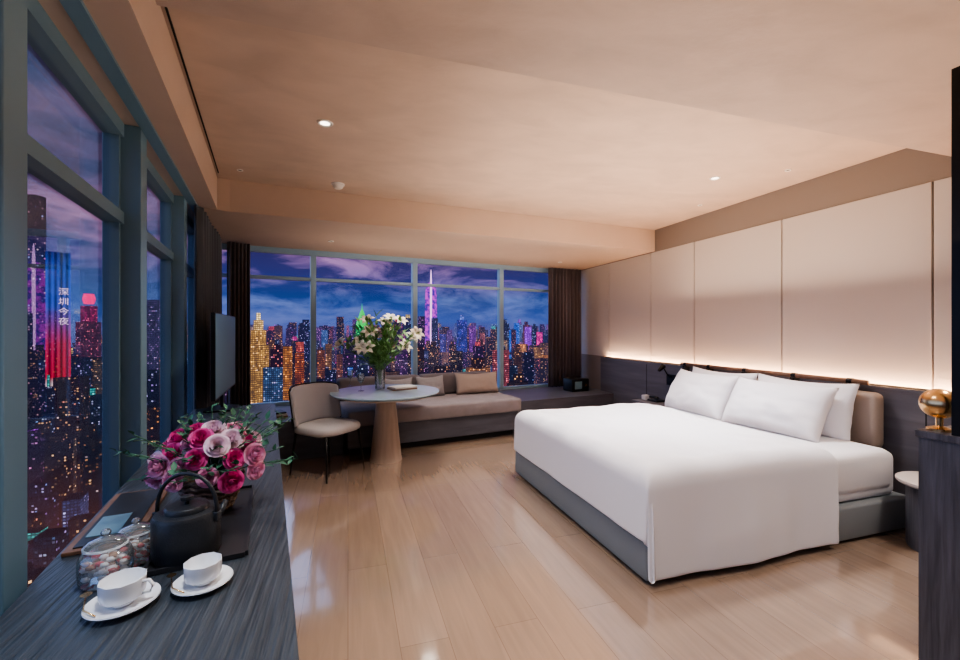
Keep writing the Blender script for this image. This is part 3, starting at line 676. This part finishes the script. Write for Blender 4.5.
def groundmat():
    m,n,l,b=nt('city_ground'); out=n['Material Output']; tc=n.new('ShaderNodeTexCoord')
    vo=n.new('ShaderNodeTexVoronoi'); vo.feature='F1'; vo.inputs['Scale'].default_value=.09; l.new(tc.outputs['Object'],vo.inputs[0])
    lt=n.new('ShaderNodeMath'); lt.operation='LESS_THAN'; lt.inputs[1].default_value=.12; l.new(vo.outputs['Distance'],lt.inputs[0])
    v2=n.new('ShaderNodeTexVoronoi'); v2.feature='DISTANCE_TO_EDGE'; v2.inputs['Scale'].default_value=.010; l.new(tc.outputs['Object'],v2.inputs[0])
    l2=n.new('ShaderNodeMath'); l2.operation='LESS_THAN'; l2.inputs[1].default_value=.05; l.new(v2.outputs['Distance'],l2.inputs[0])
    ml=n.new('ShaderNodeMath'); ml.operation='MULTIPLY'; ml.inputs[1].default_value=.25; l.new(l2.outputs[0],ml.inputs[0])
    ad=n.new('ShaderNodeMath'); ad.operation='ADD'; l.new(lt.outputs[0],ad.inputs[0]); l.new(ml.outputs[0],ad.inputs[1])
    a2=n.new('ShaderNodeMath'); a2.operation='ADD'; a2.inputs[1].default_value=.02; l.new(ad.outputs[0],a2.inputs[0])
    mx=n.new('ShaderNodeMix'); mx.data_type='RGBA'; mx.inputs[6].default_value=(1,.30,.08,1); l.new(vo.outputs['Color'],mx.inputs[7]); mx.inputs[0].default_value=.3
    em=n.new('ShaderNodeEmission'); l.new(mx.outputs[2],em.inputs[0]); l.new(a2.outputs[0],em.inputs[1]); l.new(em.outputs[0],out.inputs[0]); return m
box('ground_city',(-5000,-5000,GZ-1),(5000,6000,GZ),groundmat())
# ---------- world
w=bpy.data.worlds.new('dusk'); bpy.context.scene.world=w; w.use_nodes=True; n=w.node_tree.nodes; l=w.node_tree.links; bg=n['Background']
tc=n.new('ShaderNodeTexCoord'); sp=n.new('ShaderNodeSeparateXYZ'); l.new(tc.outputs['Generated'],sp.inputs[0])
cr=n.new('ShaderNodeValToRGB'); el=cr.color_ramp.elements; el[0].position=0; el[0].color=(.07,.07,.24,1); el[1].position=1; el[1].color=(.015,.02,.05,1)
for ps,c in ((.02,(.050,.09,.32)),(.07,(.018,.050,.20)),(.12,(.03,.035,.15)),(.2,(.038,.024,.080)),(.5,(.033,.020,.052))): x=el.new(ps); x.color=(*c,1)
l.new(sp.outputs[2],cr.inputs[0])
mp=n.new('ShaderNodeMapping'); mp.inputs['Scale'].default_value=(2.2,2.2,7); l.new(tc.outputs['Generated'],mp.inputs[0])
no=n.new('ShaderNodeTexNoise'); no.inputs['Scale'].default_value=3.0; no.inputs['Detail'].default_value=9; no.inputs['Roughness'].default_value=.62; no.inputs['Distortion'].default_value=.5; l.new(mp.outputs[0],no.inputs[0])
c2=n.new('ShaderNodeValToRGB'); c2.color_ramp.elements[0].position=.44; c2.color_ramp.elements[0].color=(0,0,0,1); c2.color_ramp.elements[1].position=.64; c2.color_ramp.elements[1].color=(1,1,1,1); l.new(no.outputs[0],c2.inputs[0])
c3=n.new('ShaderNodeValToRGB'); e3=c3.color_ramp.elements; e3[0].position=0; e3[0].color=(.12,.15,.40,1); e3[1].position=1; e3[1].color=(.05,.035,.06,1)
for ps,c in ((.07,(.12,.17,.42)),(.12,(.26,.16,.38)),(.18,(.46,.21,.38)),(.3,(.16,.08,.15)),(.5,(.085,.048,.08))): x=e3.new(ps); x.color=(*c,1)
l.new(sp.outputs[2],c3.inputs[0])
mx=n.new('ShaderNodeMix'); mx.data_type='RGBA'; l.new(c2.outputs[0],mx.inputs[0]); l.new(cr.outputs[0],mx.inputs[6]); l.new(c3.outputs[0],mx.inputs[7]); l.new(mx.outputs[2],bg.inputs[0]); bg.inputs[1].default_value=1.3
# ---------- lights
def area(name,loc,rot,sx,sy,p,c,spread=180):
    d=bpy.data.lights.new(name,'AREA'); d.shape='RECTANGLE'; d.size=sx; d.size_y=sy; d.energy=p; d.color=c; d.spread=R(spread)
    o=bpy.data.objects.new(name,d); o.location=loc; o.rotation_euler=rot; link(o); return o
def spot(name,loc,p,c,ang=110,blend=.8,r=.05,rot=(0,0,0)):
    d=bpy.data.lights.new(name,'SPOT'); d.energy=p; d.color=c; d.spot_size=R(ang); d.spot_blend=blend; d.shadow_soft_size=r
    o=bpy.data.objects.new(name,d); o.location=loc; o.rotation_euler=rot; link(o); return o
W=(1,.89,.80)
area('added_ceiling_fill',(2.4,3.2,1.75),(math.pi,0,0),2.8,2.4,52,(1,.77,.60))  # added fill shining up at the ceiling over the bed, no fixture
area('added_ceiling_fill',(1.5,-.1,1.75),(math.pi,0,0),3.4,2.6,32,(1,.76,.58))  # second added upward fill, towards the entry, no lamp there
wl=wF(2.3,5.4,1.6)
area('added_bay_fill',(wl.x,wl.y,1.7),(math.pi,0,FA),3.5,.8,12,(1,.78,.64))  # added upward fill for the window bay, without a fixture
area('led_cove_light',(XW-.03,3.6,.95),(math.pi,R(8),0),.03,4.7,42,(1,.60,.36))
spot('downlight_lamp',(2.6,2.9,2.72),380,(.93,.94,1),100,1,.2)
spot('downlight_lamp',(1.9,3.6,2.72),170,(1,.94,.92),110,1,.2)
spot('downlight_lamp',(P1.x,P1.y,2.72),130,W,110,1,.1)
spot('downlight_lamp',(1.0,1.5,2.55),115,W,115,1,.15)
spot('downlight_lamp',(3.3,1.0,2.55),120,W,115,1,.15)
spot('downlight_lamp',(.9,4.9,2.44),90,W,110,1,.08)
spot('downlight_lamp',(2.6,5.2,2.44),70,W,110,1,.08)
spot('downlight_lamp',(-.2,.9,2.58),110,(.88,.93,1),100,1,.1)
d=bpy.data.lights.new('dusk_sky_light','SUN'); d.energy=3.8; d.angle=R(120); d.color=(.38,.58,1)
o=bpy.data.objects.new('dusk_sky_light',d); o.rotation_euler=Vector((.85,-.25,-.55)).to_track_quat('-Z','Y').to_euler(); link(o)
bpy.context.scene.view_settings.look='AgX - Medium High Contrast'
# ---------- camera
cd=bpy.data.cameras.new('camera'); cd.sensor_width=36; cd.lens=FPX/960*36; cd.clip_end=20000; cd.clip_start=.02
co=bpy.data.objects.new('camera',cd); co.location=(0,0,CH); co.rotation_euler=(R(90),0,-CA); link(co); bpy.context.scene.camera=co
